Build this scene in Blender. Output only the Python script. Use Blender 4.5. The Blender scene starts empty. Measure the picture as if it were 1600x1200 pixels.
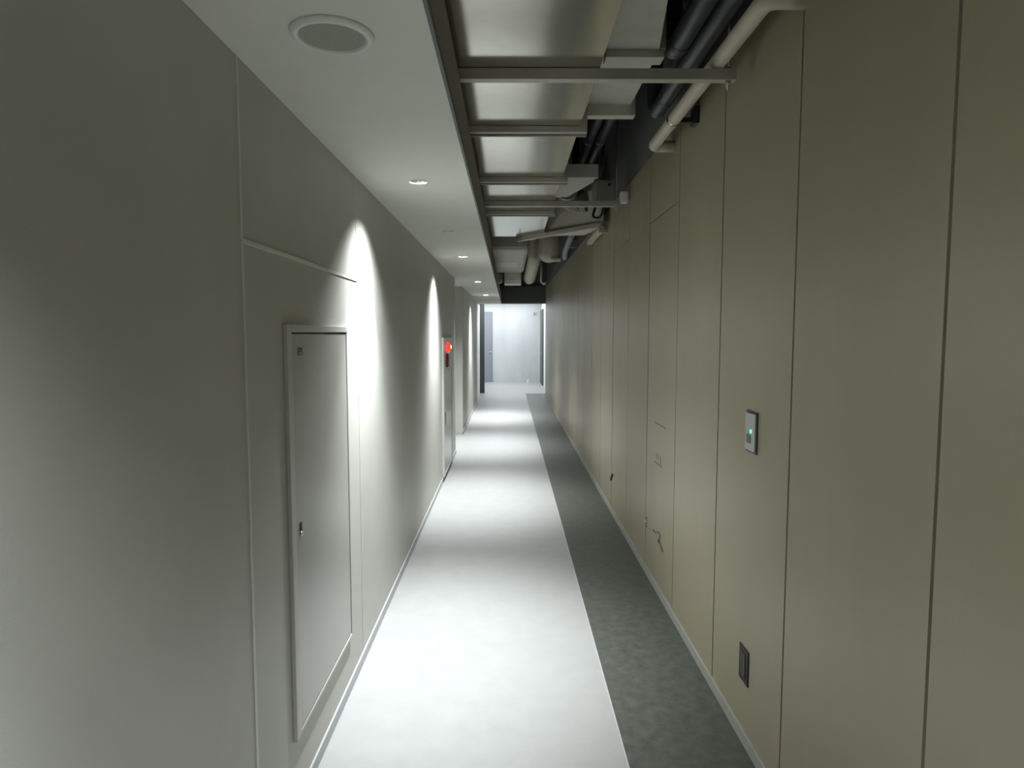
import bpy, bmesh, math, random
from mathutils import Vector, Matrix
random.seed(4)
S = bpy.context.scene
C = S.collection
PI = math.pi

# ------------------------------------------------------------------ materials
def mat(name, col, rough=0.5, metal=0.0, var=0.0, scale=8.0, bump=0.0, bscale=200.0,
        emit=None, estr=0.0, col2=None, stretch=None, detail=4.0, spec=0.5):
    m = bpy.data.materials.new(name); m.use_nodes = True
    nt = m.node_tree; b = nt.nodes['Principled BSDF']
    b.inputs['Base Color'].default_value = (*col, 1)
    b.inputs['Roughness'].default_value = rough
    b.inputs['Metallic'].default_value = metal
    b.inputs['Specular IOR Level'].default_value = spec
    tc = nt.nodes.new('ShaderNodeTexCoord')
    src = tc.outputs['Object']
    if stretch:
        mp = nt.nodes.new('ShaderNodeMapping'); mp.inputs['Scale'].default_value = stretch
        nt.links.new(src, mp.inputs['Vector']); src = mp.outputs['Vector']
    if var or col2:
        n = nt.nodes.new('ShaderNodeTexNoise'); n.inputs['Scale'].default_value = scale
        n.inputs['Detail'].default_value = detail; n.inputs['Roughness'].default_value = 0.6
        nt.links.new(src, n.inputs['Vector'])
        r = nt.nodes.new('ShaderNodeValToRGB')
        r.color_ramp.elements[0].position = 0.3; r.color_ramp.elements[1].position = 0.7
        a = col2 or tuple(c*(1-var) for c in col)
        d = col if col2 else tuple(min(1, c*(1+var)) for c in col)
        r.color_ramp.elements[0].color = (*a, 1); r.color_ramp.elements[1].color = (*d, 1)
        nt.links.new(n.outputs['Fac'], r.inputs['Fac'])
        nt.links.new(r.outputs['Color'], b.inputs['Base Color'])
    if bump:
        n2 = nt.nodes.new('ShaderNodeTexNoise'); n2.inputs['Scale'].default_value = bscale
        n2.inputs['Detail'].default_value = 2
        nt.links.new(src, n2.inputs['Vector'])
        bp = nt.nodes.new('ShaderNodeBump'); bp.inputs['Strength'].default_value = bump
        bp.inputs['Distance'].default_value = 0.002
        nt.links.new(n2.outputs['Fac'], bp.inputs['Height'])
        nt.links.new(bp.outputs['Normal'], b.inputs['Normal'])
    if emit:
        b.inputs['Emission Color'].default_value = (*emit, 1)
        b.inputs['Emission Strength'].default_value = estr
    return m

M = dict(
    floor=mat('light_vinyl', (.362, .366, .356), .42, col2=(.328, .332, .321), scale=9, detail=9, bump=.05, bscale=300),
    stripe=mat('dark_vinyl', (.098, .104, .090), .45, col2=(.054, .059, .050), scale=19, detail=9, bump=.05, bscale=300),
    seam=mat('vinyl_weld', (.42, .43, .42), .5),
    lwall=mat('grey_paint', (.475, .480, .435), .5, var=.04, scale=3, bump=.18, bscale=260),
    joint=mat('joint_sealant', (.66, .66, .61), .5),
    rwall=mat('taupe_laminate', (.322, .290, .200), .38, var=.05, scale=2.5, bump=.12, bscale=320, stretch=(1, 1, .3)),
    groove=mat('groove_black', (.02, .02, .018), .8),
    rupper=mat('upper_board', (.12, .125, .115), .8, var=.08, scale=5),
    base_r=mat('pale_skirting', (.33, .33, .30), .5),
    base_l=mat('grey_skirting', (.42, .43, .44), .4),
    soffit=mat('soffit_paint', (.66, .665, .60), .65, var=.02, scale=4, bump=.08, bscale=220),
    upstand=mat('upstand_board', (.26, .245, .205), .7, var=.06, scale=5),
    slab=mat('void_shade_black', (.028, .029, .027), .9, var=.1, scale=4),  # near-black colour paints in the dark of the void where light doesn't reach
    beam=mat('bulkhead_dark', (.13, .135, .12), .7),
    white=mat('white_paint', (.72, .735, .74), .5),
    endwall=mat('pale_board', (.50, .53, .54), .45, var=.07, scale=1.4, stretch=(2, 1, .6)),
    bluegrey=mat('blue_grey_door', (.22, .24, .28), .5),
    dgrey=mat('charcoal_metal', (.07, .078, .078), .5),
    lightdoor=mat('panel_paint', (.37, .373, .34), .30, var=.02, scale=4, bump=.08, bscale=300),
    frame=mat('panel_frame_paint', (.50, .503, .465), .42),
    chrome=mat('chrome', (.7, .7, .69), .22, 1.0),
    black=mat('black_plastic', (.018, .018, .018), .4),
    galv=mat('galvanised_sheet', (.57, .56, .475), .14, .93, var=.04, scale=14, bump=.03, bscale=30),
    galv2=mat('galvanised_dull', (.50, .51, .44), .45, .45, var=.05, scale=12),
    strut=mat('strut_steel', (.44, .42, .37), .45, .4, var=.05, scale=20),
    rod=mat('rod_steel', (.4, .4, .37), .45, .7),
    insul=mat('black_insulation', (.03, .033, .038), .38, var=.15, scale=20),
    lagged=mat('beige_lagging', (.46, .425, .34), .5, var=.06, scale=14, bump=.2, bscale=60),
    duct_wrap=mat('canvas_wrap', (.50, .485, .41), .55, var=.06, scale=9, bump=.2, bscale=40),
    dull=mat('dull_box', (.17, .165, .14), .6, var=.08, scale=12),
    plate=mat('grey_plate', (.47, .49, .48), .35),
    rim=mat('plate_rim', (.05, .05, .042), .5),
    button=mat('button_grey', (.13, .15, .135), .4),
    green=mat('green_lamp', (.1, .8, .4), .4, emit=(.15, 1, .5), estr=1.6),
    text=mat('ink', (.06, .06, .055), .6),
    faint=mat('faint_ink', (.105, .10, .085), .6),
    ring=mat('speaker_ring', (.70, .71, .66), .4),
    mesh=mat('speaker_cloth', (.33, .34, .28), .8, var=.12, scale=400),
    trimw=mat('downlight_trim', (.72, .72, .72), .35),
    cone=mat('reflector', (.75, .76, .78), .15, .9),
    lens=mat('lamp_lens', (.9, .9, .95), .4, emit=(.93, .96, 1.0), estr=9),
    lensoff=mat('lamp_lens_off', (.42, .42, .40), .3),
    steel=mat('brushed_stainless', (.60, .60, .57), .33, .9, var=.04, scale=30, stretch=(1, 20, 1)),
    steel_fr=mat('stainless_frame', (.62, .62, .59), .4, .5),
    red=mat('red_lamp_dome', (.75, .02, .02), .25, emit=(1, .05, .03), estr=1.3),
    amber=mat('lamp_filament', (1, .6, .1), .3, emit=(1, .62, .1), estr=7),
    darkred=mat('dark_red_plastic', (.10, .006, .012), .35),
    collar=mat('pale_box', (.62, .60, .52), .5, var=.04, scale=10),
)

# ------------------------------------------------------------------ mesh helpers
def box(bm, x0, x1, y0, y1, z0, z1, bev=0.0, mi=0):
    vs = [bm.verts.new(p) for p in ((x0,y0,z0),(x1,y0,z0),(x1,y1,z0),(x0,y1,z0),(x0,y0,z1),(x1,y0,z1),(x1,y1,z1),(x0,y1,z1))]
    fs = [bm.faces.new([vs[i] for i in f]) for f in ((3,2,1,0),(4,5,6,7),(0,1,5,4),(1,2,6,5),(2,3,7,6),(3,0,4,7))]
    for f in fs: f.material_index = mi
    if bev:
        es = list({e for f in fs for e in f.edges})
        bmesh.ops.bevel(bm, geom=es, offset=bev, segments=2, affect='EDGES', profile=.5)
    return fs

def prism(bm, poly, z0, z1):
    n = len(poly)
    a = [bm.verts.new((x, y, z0)) for x, y in poly]; b = [bm.verts.new((x, y, z1)) for x, y in poly]
    bm.faces.new(a[::-1]); bm.faces.new(b)
    for i in range(n): bm.faces.new((a[i], a[(i+1)%n], b[(i+1)%n], b[i]))

def rounded(pts, r, seg=8):
    """polyline with its inner corners turned into arcs"""
    P = [Vector(p) for p in pts]; out = [P[0]]
    for i in range(1, len(P)-1):
        d0 = (P[i-1]-P[i]); d1 = (P[i+1]-P[i])
        rr = min(r, d0.length*.49, d1.length*.49)
        a = P[i]+d0.normalized()*rr; b = P[i]+d1.normalized()*rr
        for k in range(seg+1):
            t = k/seg
            out.append((1-t)**2*a + 2*t*(1-t)*P[i] + t*t*b)
    out.append(P[-1]); return out

def tube(bm, pts, r, n=16, cap=True):
    P = [Vector(p) for p in pts]; rings = []
    up = None
    for i, p in enumerate(P):
        t = (P[min(i+1, len(P)-1)] - P[max(i-1, 0)]).normalized()
        if up is None:
            up = Vector((0,0,1)) if abs(t.z) < .9 else Vector((1,0,0))
        u = (up - t*up.dot(t)).normalized(); v = t.cross(u); up = u
        rad = r[i] if isinstance(r, (list, tuple)) else r
        rings.append([bm.verts.new(p + (u*math.cos(2*PI*k/n) + v*math.sin(2*PI*k/n))*rad) for k in range(n)])
    for a, b in zip(rings, rings[1:]):
        for k in range(n):
            f = bm.faces.new((a[k], a[(k+1)%n], b[(k+1)%n], b[k])); f.smooth = True
    if cap:
        bm.faces.new(rings[0][::-1]); bm.faces.new(rings[-1])

def lathe(bm, prof, c, n=32, axis='z', closed=False):
    """profile of (radius, height) turned about a vertical (z) or cross-corridor (x) axis at c"""
    rings = []
    for r, h in prof:
        ring = []
        for k in range(n):
            a = 2*PI*k/n
            if axis == 'z': p = (c[0]+r*math.cos(a), c[1]+r*math.sin(a), c[2]+h)
            elif axis == 'x': p = (c[0]+h, c[1]+r*math.cos(a), c[2]+r*math.sin(a))
            else: p = (c[0]+r*math.sin(a), c[1]+h, c[2]+r*math.cos(a))
            ring.append(bm.verts.new(p))
        rings.append(ring)
    prs = list(zip(rings, rings[1:]))
    if closed: prs.append((rings[-1], rings[0]))
    for a, b in prs:
        for k in range(n):
            f = bm.faces.new((a[k], a[(k+1)%n], b[(k+1)%n], b[k])); f.smooth = True
    if not closed:
        bm.faces.new(rings[0][::-1]); bm.faces.new(rings[-1])

def obj(name, fn, m, parent=None, smooth=False):
    bm = bmesh.new(); fn(bm)
    bmesh.ops.recalc_face_normals(bm, faces=bm.faces)
    me = bpy.data.meshes.new(name)
    if parent is not None:
        off = Vector(parent.location)
        if parent.parent is not None: off = off + Vector(parent.parent.location)
        bmesh.ops.translate(bm, vec=-off, verts=bm.verts)
    bm.to_mesh(me); bm.free()
    for mm in (m if isinstance(m, (list, tuple)) else [m]): me.materials.append(M[mm])
    o = bpy.data.objects.new(name, me); C.objects.link(o)
    if parent is not None: o.parent = parent
    return o

def tag(o, label, cat, group=None):
    o['label'] = label; o['category'] = cat
    if group: o['group'] = group
    return o

def thing(name, label, cat, loc, group=None):
    o = bpy.data.objects.new(name, None); C.objects.link(o); o.location = loc
    o.empty_display_size = .05
    return tag(o, label, cat, group)

def struct(name, fn, m, parent=None, label=None, cat=None):
    o = obj(name, fn, m, parent)
    if parent is None:
        o['kind'] = 'structure'
        if label: o['label'] = label; o['category'] = cat
    return o

def dup(root, loc, label, group=None):
    r = root.copy(); C.objects.link(r); r.location = loc; r['label'] = label
    if group: r['group'] = group
    for ch in list(root.children):
        c = ch.copy(); C.objects.link(c); c.parent = r
        for g in list(ch.children):
            d = g.copy(); C.objects.link(d); d.parent = c
    return r

def boxes(*bs, bev=0.0):
    def fn(bm):
        for b in bs: box(bm, *b, bev=bev)
    return fn

# ------------------------------------------------------------------ dimensions (metres; x across, y along the corridor)
XL, XR, ZC = -.737, .945, 2.40
XST = .457           # edge of the dark floor band
XS = -.19            # open edge of the lowered ceiling
YB = -7.0            # unseen wall behind the viewer, set far off so less light bounces back
YE = 16.85           # end of the corridor
YF = 22.3            # far lobby wall
ZS = 3.37            # slab over the void
ZT = 2.82            # top of the taupe panels

# ------------------------------------------------------------------ floor
def f_floor(bm):
    box(bm, -3.2, XST-.003, YB, 18.0, -.06, 0, mi=0)
    box(bm, XST+.003, 1.2, YB, 18.0, -.06, 0, mi=1)
    box(bm, XST-.003, XST+.003, YB, 18.0, -.06, .0005, mi=2)
    box(bm, -3.2, 1.2, 18.0, YF+.1, -.06, 0, mi=0)
struct('floor', f_floor, ['floor', 'stripe', 'seam'], label='light grey vinyl floor with a dark grey band along the right wall', cat='floor')

# ------------------------------------------------------------------ left wall
A0, A1 = 9.02, 10.65     # alcove
XL2 = -.752
struct('wall_left', boxes((XL-.1, XL, YB, A0, 0, ZS), (-1.7, XL-.1, A0-.1, A0, 0, ZS),
                          (XL2-.1, XL2, A1, 15.6, 0, ZS), (-1.7, XL2-.1, A1, A1+.1, 0, ZS), (-1.8, -1.7, A0-.1, A1+.1, 0, ZS),
                          (XL, XL2-.1, A0, A1, 2.5, ZS)), 'lwall',
       label='grey painted left corridor wall', cat='wall')
struct('baseboard_left', boxes((XL, XL+.009, YB, 7.19, 0, .052), (XL, XL+.009, 8.36, A0, 0, .052),
                               (XL2, XL2+.009, A1-.009, 15.6, 0, .052), (-1.7, XL2+.009, A1-.009, A1, 0, .052), bev=.002), 'base_l')
# narrow beads over the board joints
struct('trim_1', boxes((XL, XL+.004, 1.831, 1.839, .052, ZC)), 'joint')
struct('trim_2', boxes((XL, XL+.002, 3.206, 3.213, .052, ZC)), 'joint')
struct('trim_3', boxes((XL, XL+.004, 1.839, 3.206, 1.900, 1.912)), 'joint')

# ------------------------------------------------------------------ right wall: tall panels with open joints, two flush doors
P0, PS = 1.4225, .7565
G = .0058
def f_right(bm):
    k = -5
    y = P0 + k*PS
    doors = (3, 5)
    while y < YE:
        y1 = min(y+PS, YE)
        if k in doors:
            box(bm, XR, XR+.03, y+G, y1-G, 2.378+.005, ZT)
        elif k+1 in doors and k-1 in doors:
            box(bm, XR, XR+.03, y+G, y1-G, .056, ZT)
        else:
            box(bm, XR, XR+.03, y+G, y1-G, .056, ZT)
        k += 1; y += PS
struct('wall_right', f_right, 'rwall', label='taupe panelled right corridor wall with dark open joints', cat='wall')
struct('wall_right_core', boxes((XR+.03, XR+.12, YB, YE, 0, ZT)), 'groove')
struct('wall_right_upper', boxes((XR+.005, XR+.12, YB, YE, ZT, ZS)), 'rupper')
struct('baseboard_right', boxes((XR-.006, XR+.03, YB, YE, 0, .054), bev=.002), 'base_r')

def flush_door(n, y0, label):
    d = struct('door_%d' % n, boxes((XR+.001, XR+.03, y0+G+.001, y0+PS-G-.001, .060, 2.378)), 'rwall', label=label, cat='door')
    return d
d1 = flush_door(1, P0+3*PS, 'nearer flush taupe door in the right wall, with faint rubbed marks at mid height')
d2 = flush_door(2, P0+5*PS, 'farther flush taupe door in the right wall, plain apart from a low edge catch')
yd = P0+4*PS
obj('edge_catch', lambda bm: (lathe(bm, [(.0, -.010), (.010, -.009), (.012, -.004), (.012, .002)], (XR-.001, yd-.034, .358), 14, 'x'),), 'chrome', d1)
obj('catch_slot', boxes((XR-.001, XR+.004, yd-.043, yd-.025, .378, .394), (XR-.001, XR+.004, yd-.043, yd-.025, .322, .338)), 'rim', d1)
def f_pull(bm):   # flush ring pull, lying in the door face
    tube(bm, [(XR-.002, 3.93+.0, .315), (XR-.002, 4.03, .352)], .0045, 8)
    tube(bm, rounded([(XR-.002, 4.03, .352), (XR-.002, 4.0, .39), (XR-.002, 4.05, .405), (XR-.002, 4.10, .383)], .03), .0025, 8)
    tube(bm, [(XR-.002, 4.14, .368), (XR-.002, 4.20, .372)], .003, 8)
    lathe(bm, [(0, -.004), (.012, -.004), (.012, .003)], (XR, 4.045, .345), 12, 'x')
obj('flush_pull', f_pull, 'faint', d1)
def f_mark(bm):   # rubbed marks left on the face
    box(bm, XR+.0003, XR+.0016, 3.915, 4.215, 1.074, 1.080)
    box(bm, XR+.0003, XR+.0016, 4.00, 4.20, .820, .827)
    for y, z0, z1 in ((4.15, .855, .885), (4.10, .855, .890), (4.04, .845, .885), (4.03, .83, .85)):
        box(bm, XR+.0003, XR+.0016, y-.008, y+.004, z0, z1)
obj('rubbed_mark', f_mark, 'faint', d1)
yd2 = P0+6*PS
def f_catch2(bm):
    tube(bm, rounded([(XR-.004, yd2+.0, .30), (XR-.004, yd2-.02, .335), (XR-.004, yd2-.07, .36)], .02), .008, 10)
    lathe(bm, [(0, -.014), (.014, -.012), (.016, .002)], (XR, yd2-.075, .362), 14, 'x')
obj('edge_catch', f_catch2, 'rim', d2)
obj('catch_plate', boxes((XR-.0008, XR+.003, yd2-.012, yd2+.012, .36, .42), bev=.0005), 'rwall', d2)

# ------------------------------------------------------------------ ceilings
LIGHTS = [3.32, 6.49, 9.62, 12.9]
OFF = [4.90, 11.15]
XD = -.449
def soffit_obj():
    o = struct('ceiling', boxes((-1.8, XS, YB, YE+.05, ZC, ZC+.016)), 'soffit', label='lowered pale grey ceiling strip with downlights on the left', cat='ceiling')
    cut = bmesh.new()
    for y in LIGHTS + [.15]: lathe(cut, [(.043, -.05), (.043, .06)], (XD, y, ZC), 32)
    me = bpy.data.meshes.new('cut'); cut.to_mesh(me); cut.free()
    co = bpy.data.objects.new('cut', me); C.objects.link(co)
    md = o.modifiers.new('b', 'BOOLEAN'); md.operation = 'DIFFERENCE'; md.object = co; md.solver = 'EXACT'
    dg = bpy.context.evaluated_depsgraph_get(); dg.update()
    nm = bpy.data.meshes.new_from_object(o.evaluated_get(dg))
    o.modifiers.clear(); old = o.data; o.data = nm; bpy.data.meshes.remove(old)
    bpy.data.objects.remove(co); bpy.data.meshes.remove(me)
soffit_obj()
struct('trim_4', boxes((XS-.004, XS+.006, YB, YE, ZC-.004, ZC+.022)), 'dgrey')                 # edge profile, coloured dark to paint in the trim's thin shadow line
struct('trim_5', boxes((XS-.016, XS, YB, YE, ZC+.017, 2.634)), 'upstand')                     # upstand board above the edge
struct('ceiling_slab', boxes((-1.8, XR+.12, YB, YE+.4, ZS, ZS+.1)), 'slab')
struct('wall_bulkhead', boxes((-1.0, XR, YE, YE+.12, ZC+.017, 2.86), (-1.0, XR, YE+.12, YE+.4, ZC+.017, ZS)), 'beam')
struct('wall_back_unseen', boxes((-1.8, XR+.12, YB-.1, YB, 0, ZS)), 'upstand')  # unseen closing wall, added to hold ambient light; dark to limit bounce

# ------------------------------------------------------------------ lobby at the far end
struct('wall_end', boxes((-3.2, 1.3, YF, YF+.1, 0, 3.0)), 'endwall', label='pale bright wall at the far end of the corridor', cat='wall')
struct('wall_lobby_right', boxes((1.10, 1.2, YE, YF, 0, 3.0), (XR+.0, 1.10, YE+.0, YE+.03, 0, 3.0)), 'white')
struct('wall_lobby_left', boxes((-.90, -.80, 15.6, 18.1, 0, ZC), (-.92, -.80, 15.58, 15.6, 0, ZC), (-3.2, -.9, 18.1, 18.2, 0, 3.0), (-3.3, -3.2, 18.1, YF, 0, 3.0)), 'white')
struct('trim_6', boxes((-.80, -.672, 18.1, 18.22, 0, 2.75)), 'dgrey')                          # dark jamb
struct('ceiling_lobby', boxes((-3.3, 1.3, YE+.4, YF+.1, 2.78, 2.9)), 'white')
struct('trim_7', boxes((XR-.004, XR+.035, YE-.03, YE+.0, 0, ZT)), 'base_r')
d3 = struct('door_3', boxes((-1.35, -.55, YF-.03, YF, .0, 2.38), bev=.003), 'bluegrey', label='blue grey door on the far end wall', cat='door')
obj('door_handle', boxes((-.66, -.60, YF-.06, YF-.03, 1.0, 1.03), bev=.004), 'chrome', d3)
d4 = struct('door_4', boxes((1.055, 1.10, 20.75, YF-.12, .0, 2.42), bev=.003), 'dgrey', label='dark door in the right side wall of the far lobby', cat='door')
obj('door_handle', boxes((1.02, 1.055, 20.85, 20.95, 1.0, 1.03), bev=.004), 'chrome', d4)
se = thing('wall_sensor', 'small grey sensor high on the far end wall', 'sensor', (.87, YF, 2.26))
obj('housing', boxes((.82, .92, YF-.03, YF, 2.27, 2.38), bev=.006), 'plate', se)
obj('sensor_window', boxes((.85, .89, YF-.034, YF-.03, 2.30, 2.34)), 'dgrey', se)
ds = thing('door_stop', 'small white stop on the floor at the foot of the far wall', 'door stop', (.65, YF-.12, 0))
obj('base', lambda bm: lathe(bm, [(.055, 0), (.055, .012), (.03, .02)], (.65, YF-.12, 0), 20), 'white', ds)
obj('cap', lambda bm: lathe(bm, [(.03, .02), (.04, .05), (.03, .085), (.0, .095)], (.65, YF-.12, 0), 20), 'ring', ds)

# ------------------------------------------------------------------ downlights, speaker
def downlight(y, lit, label, group):
    t = thing('downlight', label, 'ceiling light', (XD, y, ZC), group)
    c = (XD, y, ZC)
    obj('trim_ring', lambda bm: lathe(bm, [(.0425, -.003), (.046, -.003), (.0475, 0), (.0425, 0)], c, 32, closed=True), 'trimw', t)
    if lit:
        obj('reflector', lambda bm: lathe(bm, [(.0425, 0), (.041, .02), (.034, .045), (.036, .047), (.0428, .022), (.0428, 0)], c, 32, closed=True), 'cone', t)
        obj('lens', lambda bm: lathe(bm, [(.034, .040), (.034, .044)], c, 32), 'lens', t)
        def louv(bm):
            for i in (-1, 0, 1): box(bm, c[0]-.001+i*.018, c[0]+.001+i*.018, y-.034, y+.034, ZC+.030, ZC+.039)
        obj('louvre', louv, 'trimw', t)
    else:
        obj('cover', lambda bm: lathe(bm, [(.0425, -.002), (.0425, -.0005)], c, 32), 'lensoff', t)
        obj('lamp_eye', lambda bm: lathe(bm, [(.0, -.009), (.014, -.007), (.02, -.002)], c, 20), 'trimw', t)
    return t
names = ['nearest lit round downlight in the pale ceiling strip, ahead of the speaker',
         'second lit downlight, just beyond the unlit one in the ceiling strip',
         'third lit downlight, in the ceiling beside the alcove',
         'farthest lit downlight in the ceiling strip, near the bright end']
for y, nm in zip(LIGHTS, names): downlight(y, True, nm, 'lit downlights')
downlight(OFF[0], False, 'unlit round fitting between the first and second lit downlights', 'unlit fittings')
downlight(OFF[1], False, 'far unlit fitting between the third and last lit downlights', 'unlit fittings')
sp = thing('ceiling_speaker', 'large round ceiling speaker with white ring and grey cloth, nearest the viewer', 'speaker', (-.444, 1.715, ZC))
c = (-.444, 1.715, ZC)
obj('ring', lambda bm: lathe(bm, [(.081, -.006), (.086, -.0125), (.096, -.012), (.103, -.006), (.105, 0), (.081, 0)], c, 64, closed=True), 'ring', sp)
obj('grille', lambda bm: lathe(bm, [(.081, -.006), (.081, -.001)], c, 64), 'mesh', sp)

# ------------------------------------------------------------------ access panel on the left wall
ap = thing('access_panel', 'tall grey wall access panel with raised frame on the left wall', 'access panel', (XL, 2.55, .25))
Y0, Y1, Z0, Z1 = 2.150, 2.957, .252, 1.680
obj('frame', boxes((XL, XL+.014, Y0, Y0+.045, Z0, Z1), (XL, XL+.014, Y0+.045, Y1, Z1-.026, Z1),
                   (XL, XL+.012, Y0+.045, Y1, Z0, Z0+.014), (XL, XL+.012, Y1-.016, Y1, Z0+.014, Z1-.026), bev=.002), 'frame', ap)
dr = obj('door', boxes((XL, XL+.0095, Y0+.050, Y1-.022, Z0+.018, Z1-.031), bev=.0015), 'lightdoor', ap)
obj('gap_strip', boxes((XL, XL+.002, Y0+.044, Y1-.014, Z0+.012, Z1-.025)), 'groove', ap)
ya = 2.252
obj('latch', boxes((XL+.0095, XL+.0125, ya-.010, ya+.010, .962, .992), bev=.001), 'black', dr)
obj('latch_tab', boxes((XL+.0095, XL+.015, ya-.009, ya+.009, .945, .960), bev=.002), 'chrome', dr)
def add_text(body, size, loc, parent, m, name='lettering'):
    cu = bpy.data.curves.new('t', 'FONT'); cu.body = body; cu.size = size; cu.extrude = .0003; cu.align_x = 'LEFT'
    to = bpy.data.objects.new('t', cu); C.objects.link(to)
    dg = bpy.context.evaluated_depsgraph_get(); dg.update()
    me = bpy.data.meshes.new_from_object(to.evaluated_get(dg))
    bpy.data.objects.remove(to); bpy.data.curves.remove(cu)
    # text plane x,y -> corridor y,z on the left wall, reading along +y
    me.transform(Matrix(((0,0,1,loc[0]),(1,0,0,loc[1]),(0,1,0,loc[2]),(0,0,0,1))))
    off = Vector(parent.location) + (Vector(parent.parent.location) if parent.parent else Vector())
    me.transform(Matrix.Translation(-off))
    me.materials.clear(); me.materials.append(M[m])
    o = bpy.data.objects.new(name, me); C.objects.link(o); o.parent = parent
    return o
add_text('EPS', .040, (XL+.0100, 2.262, 1.574), dr, 'text')

# ------------------------------------------------------------------ fire hose cabinet
hc = thing('fire_hose_cabinet', 'stainless fire hose cabinet with glowing red lamp on the left wall', 'fire cabinet', (XL, 7.75, 0))
X1 = XL+.022
obj('alarm_panel', boxes((XL, X1, 7.20, 8.33, 1.20, 1.602), bev=.003), 'steel_fr', hc)
obj('frame', boxes((XL, X1, 7.20, 7.30, .052, 1.199), (XL, X1, 8.22, 8.30, .052, 1.199), (XL, X1, 7.30, 8.22, .052, .075), bev=.002), 'steel_fr', hc)
cd = obj('door', boxes((XL, X1-.006, 7.305, 8.215, .078, 1.195), bev=.002), 'steel', hc)
obj('handle', boxes((X1-.006, X1+.012, 7.36, 7.39, .62, .76), bev=.003), 'chrome', cd)
obj('plinth', boxes((XL, XL+.016, 7.20, 8.30, 0, .051)), 'dgrey', hc)
lam = obj('lamp', lambda bm: lathe(bm, [(.062, 0), (.062, .008), (.056, .024), (.040, .038), (.018, .046), (0, .048)], (X1+.006, 7.52, 1.49), 28, 'x'), 'red', hc)
obj('lamp_base', lambda bm: lathe(bm, [(.072, 0), (.070, .006)], (X1, 7.52, 1.49), 28, 'x'), 'steel_fr', hc)
obj('lamp_glow', lambda bm: lathe(bm, [(.010, 0), (.020, .010), (.010, .020)], (X1+.040, 7.52, 1.495), 16, 'x'), 'amber', lam)
obj('call_point', boxes((X1, X1+.028, 7.45, 7.60, 1.265, 1.425), bev=.012), 'darkred', hc)

# ------------------------------------------------------------------ switch and outlet plates on the right wall
sw = thing('switch_plate', 'pale wall switch plate with a green pilot light on the right wall', 'light switch', (XR, 2.518, 1.19))
obj('rim', boxes((XR-.005, XR, 2.462, 2.574, 1.188, 1.350), bev=.001), 'rim', sw)
obj('cover', boxes((XR-.011, XR-.005, 2.467, 2.566, 1.196, 1.342), bev=.0015), 'plate', sw)
obj('button', boxes((XR-.0135, XR-.011, 2.505, 2.548, 1.225, 1.258), bev=.001), 'button', sw)
obj('pilot_light', boxes((XR-.013, XR-.011, 2.498, 2.512, 1.266, 1.280), bev=.001), 'green', sw)
ol = thing('outlet_plate', 'black socket outlet plate low on the right wall', 'outlet', (XR, 2.532, .255))
obj('cover', boxes((XR-.006, XR, 2.484, 2.580, .256, .398), bev=.0015), 'black', ol)
obj('socket', boxes((XR-.009, XR-.006, 2.508, 2.556, .278, .376), bev=.002), 'rim', ol)

# ------------------------------------------------------------------ ducts in the ceiling void
ZD = 2.682
du = thing('air_duct', 'wide flat galvanised air duct running along the open ceiling', 'duct', (0, 3.5, ZD), None)
obj('casing', boxes((-.62, .357, YB+.4, 7.10, ZD, 3.02), bev=.003), 'galv', du)
for y in (3.39, 4.47, 5.655):
    def f_fl(bm, y=y):
        box(bm, -.65, .392, y-.034, y-.004, ZD-.032, ZD-.001, bev=.002)
        box(bm, -.65, .392, y+.004, y+.012, ZD-.042, ZD-.001, bev=.001)
        box(bm, .357, .392, y-.034, y+.012, ZD-.002, 3.02)
    obj('flange', f_fl, 'strut', du)

sd = thing('tapered_duct', 'short dull green-grey duct with flanges above the nearest hanger bar', 'duct', (.48, 2.9, 2.8))
ZB = 2.80
obj('casing', lambda bm: (prism(bm, [(.396, 1.2), (.50, 1.2), (.535, 2.26), (.615, 2.78), (.615, 3.40), (.396, 3.40)], ZB, 3.14)), 'galv2', sd)
obj('flange', boxes((.396, .635, 2.76, 2.84, ZB-.03, ZB), (.615, .64, 2.76, 2.84, ZB, 3.14), bev=.003), 'galv2', sd)
obj('end_lip', boxes((.396, .640, 3.40, 3.46, ZB-.055, 3.15), bev=.004), 'galv2', sd)
sd2 = thing('tapered_duct', 'dull offset duct behind the second hanger bar, right of the wide duct', 'duct', (.5, 5.5, 2.81))
obj('casing', lambda bm: prism(bm, [(.40, 5.0), (.655, 5.0), (.655, 5.2), (.50, 5.76), (.40, 5.76)], 2.82, 2.89), 'galv2', sd2)
obj('end_lip', boxes((.40, .665, 4.96, 5.0, 2.80, 2.90), bev=.003), 'galv2', sd2)
bd = thing('branch_duct', 'angled branch duct at the far end of the wide duct', 'duct', (.6, 6.7, 2.69))
obj('casing', lambda bm: prism(bm, [(.40, 6.85), (.88, 6.2), (.90, 6.55), (.80, 7.02), (.40, 7.09)], 2.684, 3.0), 'duct_wrap', bd)
obj('flange', lambda bm: prism(bm, [(.37, 6.84), (.37, 7.09), (.40, 7.10), (.40, 6.84)], 2.684, 3.0), 'strut', bd)

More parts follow.
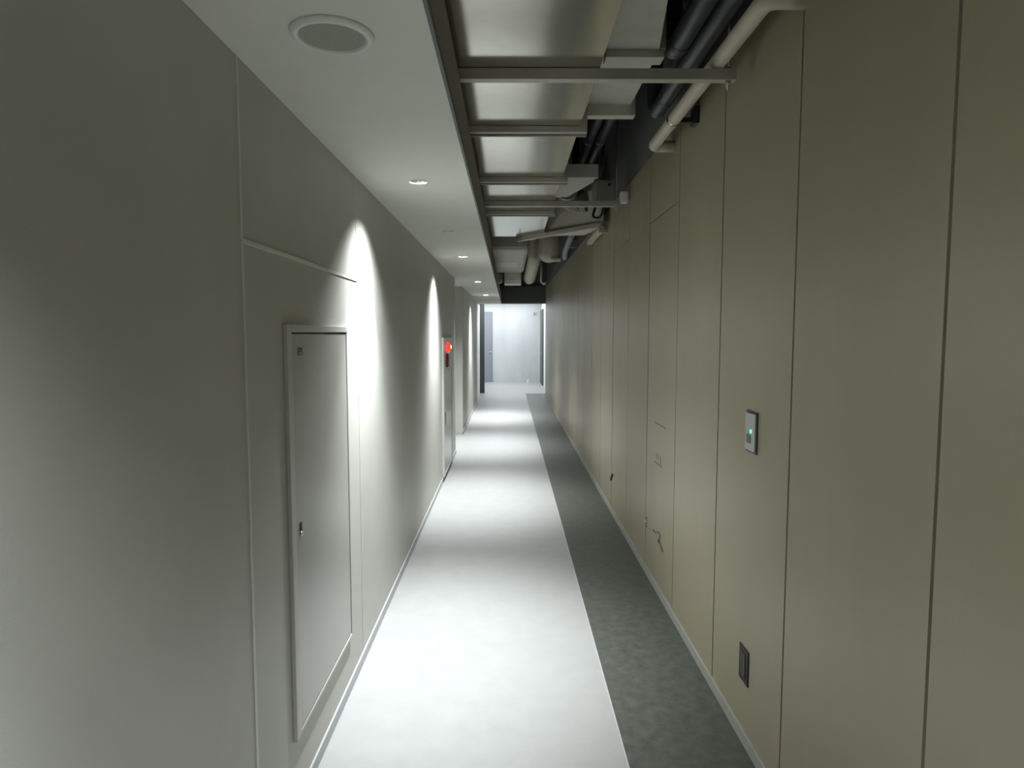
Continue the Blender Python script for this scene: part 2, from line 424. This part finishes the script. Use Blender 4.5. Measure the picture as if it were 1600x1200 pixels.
# hangers: channel + threaded rods + nuts
def hanger(x0, x1, y, label, rods, zc=2.639, cap=False):
    h = thing('duct_hanger', label, 'hanger bar', ((x0+x1)/2, y, zc), 'hanger bars')
    obj('channel', boxes((x0, x1, y-.0205, y-.0175, zc, zc+.041), (x0, x1, y+.0175, y+.0205, zc, zc+.041),
                         (x0, x1, y-.0175, y+.0175, zc, zc+.003), (x0, x1, y-.0175, y-.009, zc+.038, zc+.041), (x0, x1, y+.009, y+.0175, zc+.038, zc+.041)), 'strut', h)
    for x in rods:
        r = obj('rod', lambda bm, x=x: tube(bm, [(x, y, zc-.035), (x, y, ZS)], .005, 10), 'rod', h)
        obj('nut', lambda bm, x=x: lathe(bm, [(.0105, -.012), (.0105, -.001)], (x, y, zc), 6), 'rod', r)
        obj('nut', lambda bm, x=x: lathe(bm, [(.0105, .042), (.0105, .052)], (x, y, zc), 6), 'rod', r)
    return h
hanger(-.70, .888, 2.66, 'nearest long steel hanger bar under the duct', (-.67, .862))
h2 = hanger(-.70, .872, 5.225, 'farther steel hanger bar with white end cap under the duct', (-.67, .842))
obj('end_cap', boxes((.868, .93, 5.19, 5.26, 2.665, 2.755), bev=.012), 'white', h2)
# skewed channel
def skew_channel():
    h = thing('duct_hanger', 'slanting hanger bar askew at the far end of the duct', 'hanger bar', (.48, 6.7, 2.63), 'hanger bars')
    a, b = Vector((.095, 7.2)), Vector((.87, 6.2)); d = (b-a).normalized(); n = Vector((-d.y, d.x))*.0205
    obj('channel', lambda bm: prism(bm, [tuple(a-n), tuple(b-n), tuple(b+n), tuple(a+n)], 2.641, 2.682), 'strut', h)
    for p in (a+d*.04, b-d*.04):
        r = obj('rod', lambda bm, p=p: tube(bm, [(p.x, p.y, 2.59), (p.x, p.y, ZS)], .005, 10), 'rod', h)
        obj('nut', lambda bm, p=p: lathe(bm, [(.0105, -.012), (.0105, -.001)], (p.x, p.y, 2.641), 6), 'rod', r)
skew_channel()
hb = thing('wall_bracket', 'short ribbed steel bracket near the wall past the slanting bar', 'bracket', (.865, 6.7, 2.64))
obj('channel', boxes((.845, .862, 6.28, 7.15, 2.60, 2.638), (.868, .885, 6.28, 7.15, 2.60, 2.638), (.845, .885, 6.28, 7.15, 2.636, 2.6405), bev=.002), 'duct_wrap', hb)
obj('wall_arm', boxes((.885, XR, 6.32, 6.36, 2.605, 2.635)), 'strut', hb)
obj('wall_arm', boxes((.885, XR, 7.06, 7.10, 2.605, 2.635)), 'strut', hb)

# ------------------------------------------------------------------ pipes
for x, ye, yb, lab in ((.707, 2.95, 2.8, 'left of two black insulated pipes beside the near duct'),
                       (.803, 3.72, 3.45, 'right of two black insulated pipes, nearer the panelled wall')):
    p = thing('black_pipe', lab, 'pipe', (x, 2.5, 2.85), 'black insulated pipes')
    obj('lagging', lambda bm: tube(bm, rounded([(x, YB+.2, 2.85), (x, ye, 2.85), (x, ye, ZS)], .12, 12), .044, 24), 'insul', p)
    obj('band', lambda bm: lathe(bm, [(.0446, -.02), (.0452, 0), (.0446, .02)], (x, yb, 2.85), 24, 'y'), 'insul', p)
    obj('pipe_clip', boxes((x-.005, x+.005, yb-.1, yb-.08, 2.893, ZS)), 'rod', p)
p = thing('beige_pipe', 'beige lagged pipe elbowing into the top of the right wall', 'pipe', (.822, 2.9, 2.68))
obj('lagging', lambda bm: tube(bm, rounded([(XR+.01, 2.17, 2.7125), (.822, 2.17, 2.7125), (.822, 3.83, 2.7125), (XR+.01, 3.83, 2.7125)], .05, 10), .032, 24), 'lagged', p)
obj('band', lambda bm: lathe(bm, [(.0325, -.015), (.034, -.013), (.034, .013), (.0325, .015)], (.822, 3.35, 2.7125), 24, 'y'), 'galv', p)
obj('wall_clip', boxes((.852, XR, 3.36, 3.39, 2.70, 2.725), (.92, XR, 3.33, 3.41, 2.69, 2.775), bev=.003), 'black', p)

for x, y1, lab in ((.668, 6.6, 'thin dark pipe high in the void, right of its pair'), (.585, 5.85, 'thin dark pipe high in the void, left of its pair, turning up')):
    p = thing('thin_pipe', lab, 'pipe', (x, 5, 3.05))
    obj('lagging', lambda bm: tube(bm, rounded([(x, 3.6, ZS), (x, 3.6, 3.05), (x, y1, 3.05), (x, y1, ZS)], .1, 10), .034, 18), 'insul', p)
    obj('band', lambda bm: lathe(bm, [(.0345, -.015), (.036, 0), (.0345, .015)], (x, 4.9, 3.05), 18, 'y'), 'dull', p)

bx = thing('pull_box', 'dull grey pull box sitting on the farther hanger bar', 'junction box', (.76, 5.3, 2.68))
obj('box', boxes((.68, .825, 5.19, 5.46, 2.6805, 2.84), bev=.004), 'dull', bx)
obj('cover', boxes((.69, .815, 5.184, 5.19, 2.69, 2.83)), 'dull', bx)
obj('knockout', lambda bm: lathe(bm, [(.012, -.004), (.012, .004)], (.78, 5.184, 2.80), 14, 'y'), 'black', bx)
cb = thing('black_cable', 'black flexible cable looping below the pull box', 'cable', (.7, 5.4, 2.75))
obj('sheath', lambda bm: tube(bm, rounded([(.745, 5.64, ZS), (.745, 5.64, 2.75), (.70, 5.60, 2.62), (.77, 5.56, 2.61), (.80, 5.54, 2.76), (.80, 5.475, 2.76)], .08), .011, 10), 'black', cb)
obj('connector', lambda bm: lathe(bm, [(.018, -.01), (.018, .03)], (.80, 5.472, 2.76), 12, 'y'), 'rod', cb)
cb = thing('black_cable', 'thin black cable hanging down just behind the farther hanger bar', 'cable', (.64, 5.38, 2.75))
obj('sheath', lambda bm: tube(bm, rounded([(.722, 5.1, ZS), (.722, 5.12, 3.0), (.726, 5.16, 2.90), (.73, 5.3, 2.88), (.73, 5.3, 2.842)], .12), .008, 10), 'black', cb)
obj('connector', lambda bm: lathe(bm, [(.014, -.002), (.014, .02)], (.73, 5.3, 2.841), 12), 'rod', cb)
fd = thing('flexible_duct', 'dark ribbed flexible duct behind the farther hanger bar', 'duct', (.55, 6, 2.85))
def f_flex(bm):
    pts = rounded([(.50, 5.77, 2.90), (.50, 6.0, 2.88), (.60, 6.09, 2.85), (.70, 6.05, 2.85)], .2, 30)
    P = [pts[0]]
    for q in pts[1:]:
        n = max(1, int((q-P[-1]).length/.006))
        a = P[-1].copy()
        for i in range(1, n+1): P.append(a.lerp(q, i/n))
    tube(bm, P, [.095+.004*math.sin(i*1.1) for i in range(len(P))], 22)
obj('hose', f_flex, 'dull', fd)
obj('strap', boxes((.59, .60, 6.07, 6.09, 2.945, ZS)), 'rod', fd)
obj('clamp', lambda bm: lathe(bm, [(.101, 0), (.103, .012), (.101, .024)], (.50, 5.763, 2.90), 24, 'y'), 'rod', fd)

# far end of the void
rd = thing('round_duct', 'fat round duct drop near the right wall beyond the slanting bar', 'duct', (.51, 8.6, 2.55))
def dome(bm, x, y, r, zb, zt):
    prof = [(r*math.sin(a), zb + r*.8*(1-math.cos(a))) for a in [PI/2*i/8 for i in range(9)]]
    lathe(bm, [(a, b) for a, b in prof] + [(r, zt)], (x, y, 0), 28)
obj('casing', lambda bm: dome(bm, .515, 8.55, .132, 2.56, ZS), 'duct_wrap', rd)
obj('flange', boxes((.53, .66, 8.40, 8.50, 2.565, 2.60), bev=.004), 'collar', rd)
rd = thing('round_duct', 'slim round duct drop left of the fat one', 'duct', (.30, 8.65, 2.6))
obj('casing', lambda bm: dome(bm, .305, 8.65, .058, 2.585, ZS), 'duct_wrap', rd)
obj('band', lambda bm: lathe(bm, [(.059, 0), (.061, .02), (.059, .04)], (.305, 8.65, 2.85), 24), 'strut', rd)
ah = thing('air_handler', 'big flat insulated air unit in the far end of the open ceiling', 'air unit', (0, 11.4, 2.85))
obj('casing', boxes((-.55, .30, 9.7, 13.2, 2.855, 3.2), bev=.06), 'duct_wrap', ah)
obj('access_hatch', boxes((-.25, .15, 11.2, 12.1, 2.849, 2.858), bev=.002), 'collar', ah)
for x in (-.5, .24):
    for y in (9.9, 13.0): obj('rod', lambda bm: tube(bm, [(x, y, 3.15), (x, y, ZS)], .006, 8), 'rod', ah)
cl = thing('duct_box', 'pale rectangular duct box hanging below the far air unit', 'duct', (.08, 13.5, 2.64))
obj('casing', boxes((-.09, .25, 13.3, 13.8, 2.645, 2.90), bev=.006), 'collar', cl)
obj('collar', boxes((-.06, .22, 13.21, 13.3, 2.70, 2.90), bev=.004), 'collar', cl)
obj('rod', boxes((.07, .082, 13.5, 13.512, 2.90, ZS)), 'rod', cl)
rd = thing('round_duct', 'round pale duct elbow right of the far duct box', 'duct', (.43, 13.5, 2.65))
obj('casing', lambda bm: tube(bm, rounded([(.46, 11.8, ZS), (.46, 11.8, 3.0), (.43, 13.55, 2.79), (.43, 13.8, 2.79)], .4, 8), .118, 24), 'duct_wrap', rd)
obj('end_ring', lambda bm: lathe(bm, [(.119, 0), (.123, .02), (.119, .04)], (.43, 13.7, 2.79), 24, 'y'), 'strut', rd)
rd = thing('round_duct', 'dull round duct left of the far duct box', 'duct', (-.20, 13.5, 2.65))
obj('casing', lambda bm: dome(bm, -.205, 13.5, .085, 2.655, ZS), 'galv2', rd)
obj('band', lambda bm: lathe(bm, [(.086, 0), (.088, .02), (.086, .04)], (-.205, 13.5, 2.82), 24), 'strut', rd)
pf = thing('pipe_fitting', 'small white pipe bend high at the far right of the void', 'pipe', (.68, 13.5, 2.65))
obj('pipe', lambda bm: tube(bm, rounded([(.66, 13.5, ZS), (.66, 13.5, 2.69), (.72, 13.45, 2.66)], .05), .022, 14), 'white', pf)
obj('socket', lambda bm: tube(bm, [(.70, 13.46, 2.67), (.735, 13.44, 2.653)], .03, 14), 'white', pf)
cp = thing('conduit', 'blue grey conduit rising along the top of the far right wall', 'pipe', (.80, 8.7, 2.6))
obj('pipe', lambda bm: tube(bm, rounded([(.79, 8.2, ZS), (.79, 8.3, 2.90), (.84, 9.9, 2.86), (.90, 10.6, 2.86)], .3), .045, 14), 'bluegrey', cp)
obj('saddle', boxes((.80, XR+.005, 9.3, 9.36, 2.85, 2.95)), 'rod', cp)

# ------------------------------------------------------------------ lights
def spot(y, p, deg):
    l = bpy.data.lights.new('downlight_beam', 'SPOT'); l.energy = p; l.color = (.93, .97, 1.0)
    l.spot_size = math.radians(deg); l.spot_blend = 1.0; l.shadow_soft_size = .022
    o = bpy.data.objects.new('downlight_beam', l); C.objects.link(o); o.location = (XD, y, ZC+.026)
for y in LIGHTS + [.15]:
    spot(y, 455, 70)     # core of the beam
    spot(y, 205, 112)    # its wider spill
def area(name, loc, sx, sy, p, col=(.95, .98, 1)):
    l = bpy.data.lights.new(name, 'AREA'); l.shape = 'RECTANGLE'; l.size = sx; l.size_y = sy; l.energy = p; l.color = col
    o = bpy.data.objects.new(name, l); C.objects.link(o); o.location = loc
area('lobby_light', (-.6, 20.9, 2.76), 3.0, 2.0, 112)
area('lobby_light', (.1, 17.8, 2.76), 1.2, .4, 42)
w = bpy.data.worlds.new('dim_world'); S.world = w; w.use_nodes = True
w.node_tree.nodes['Background'].inputs['Color'].default_value = (.02, .02, .02, 1)
w.node_tree.nodes['Background'].inputs['Strength'].default_value = .2

# ------------------------------------------------------------------ camera
F = 1025.0
cam = bpy.data.cameras.new('camera'); co = bpy.data.objects.new('camera', cam); C.objects.link(co)
cam.sensor_fit = 'HORIZONTAL'; cam.sensor_width = 36; cam.lens = F/1600*36; cam.clip_start = .02
co.location = (0, 0, 1.65)
pitch = math.atan(79/F); yaw = math.atan(5/math.hypot(F, 79))
co.rotation_euler = (PI/2-pitch, 0, -yaw)
S.camera = co
vs = S.view_settings
vs.view_transform = 'Standard'; vs.look = 'None'; vs.exposure = 0; vs.gamma = 1; vs.use_curve_mapping = False
S.cycles.use_denoising = True
S.cycles.max_bounces = 14; S.cycles.diffuse_bounces = 10
S.cycles.sample_clamp_indirect = 4
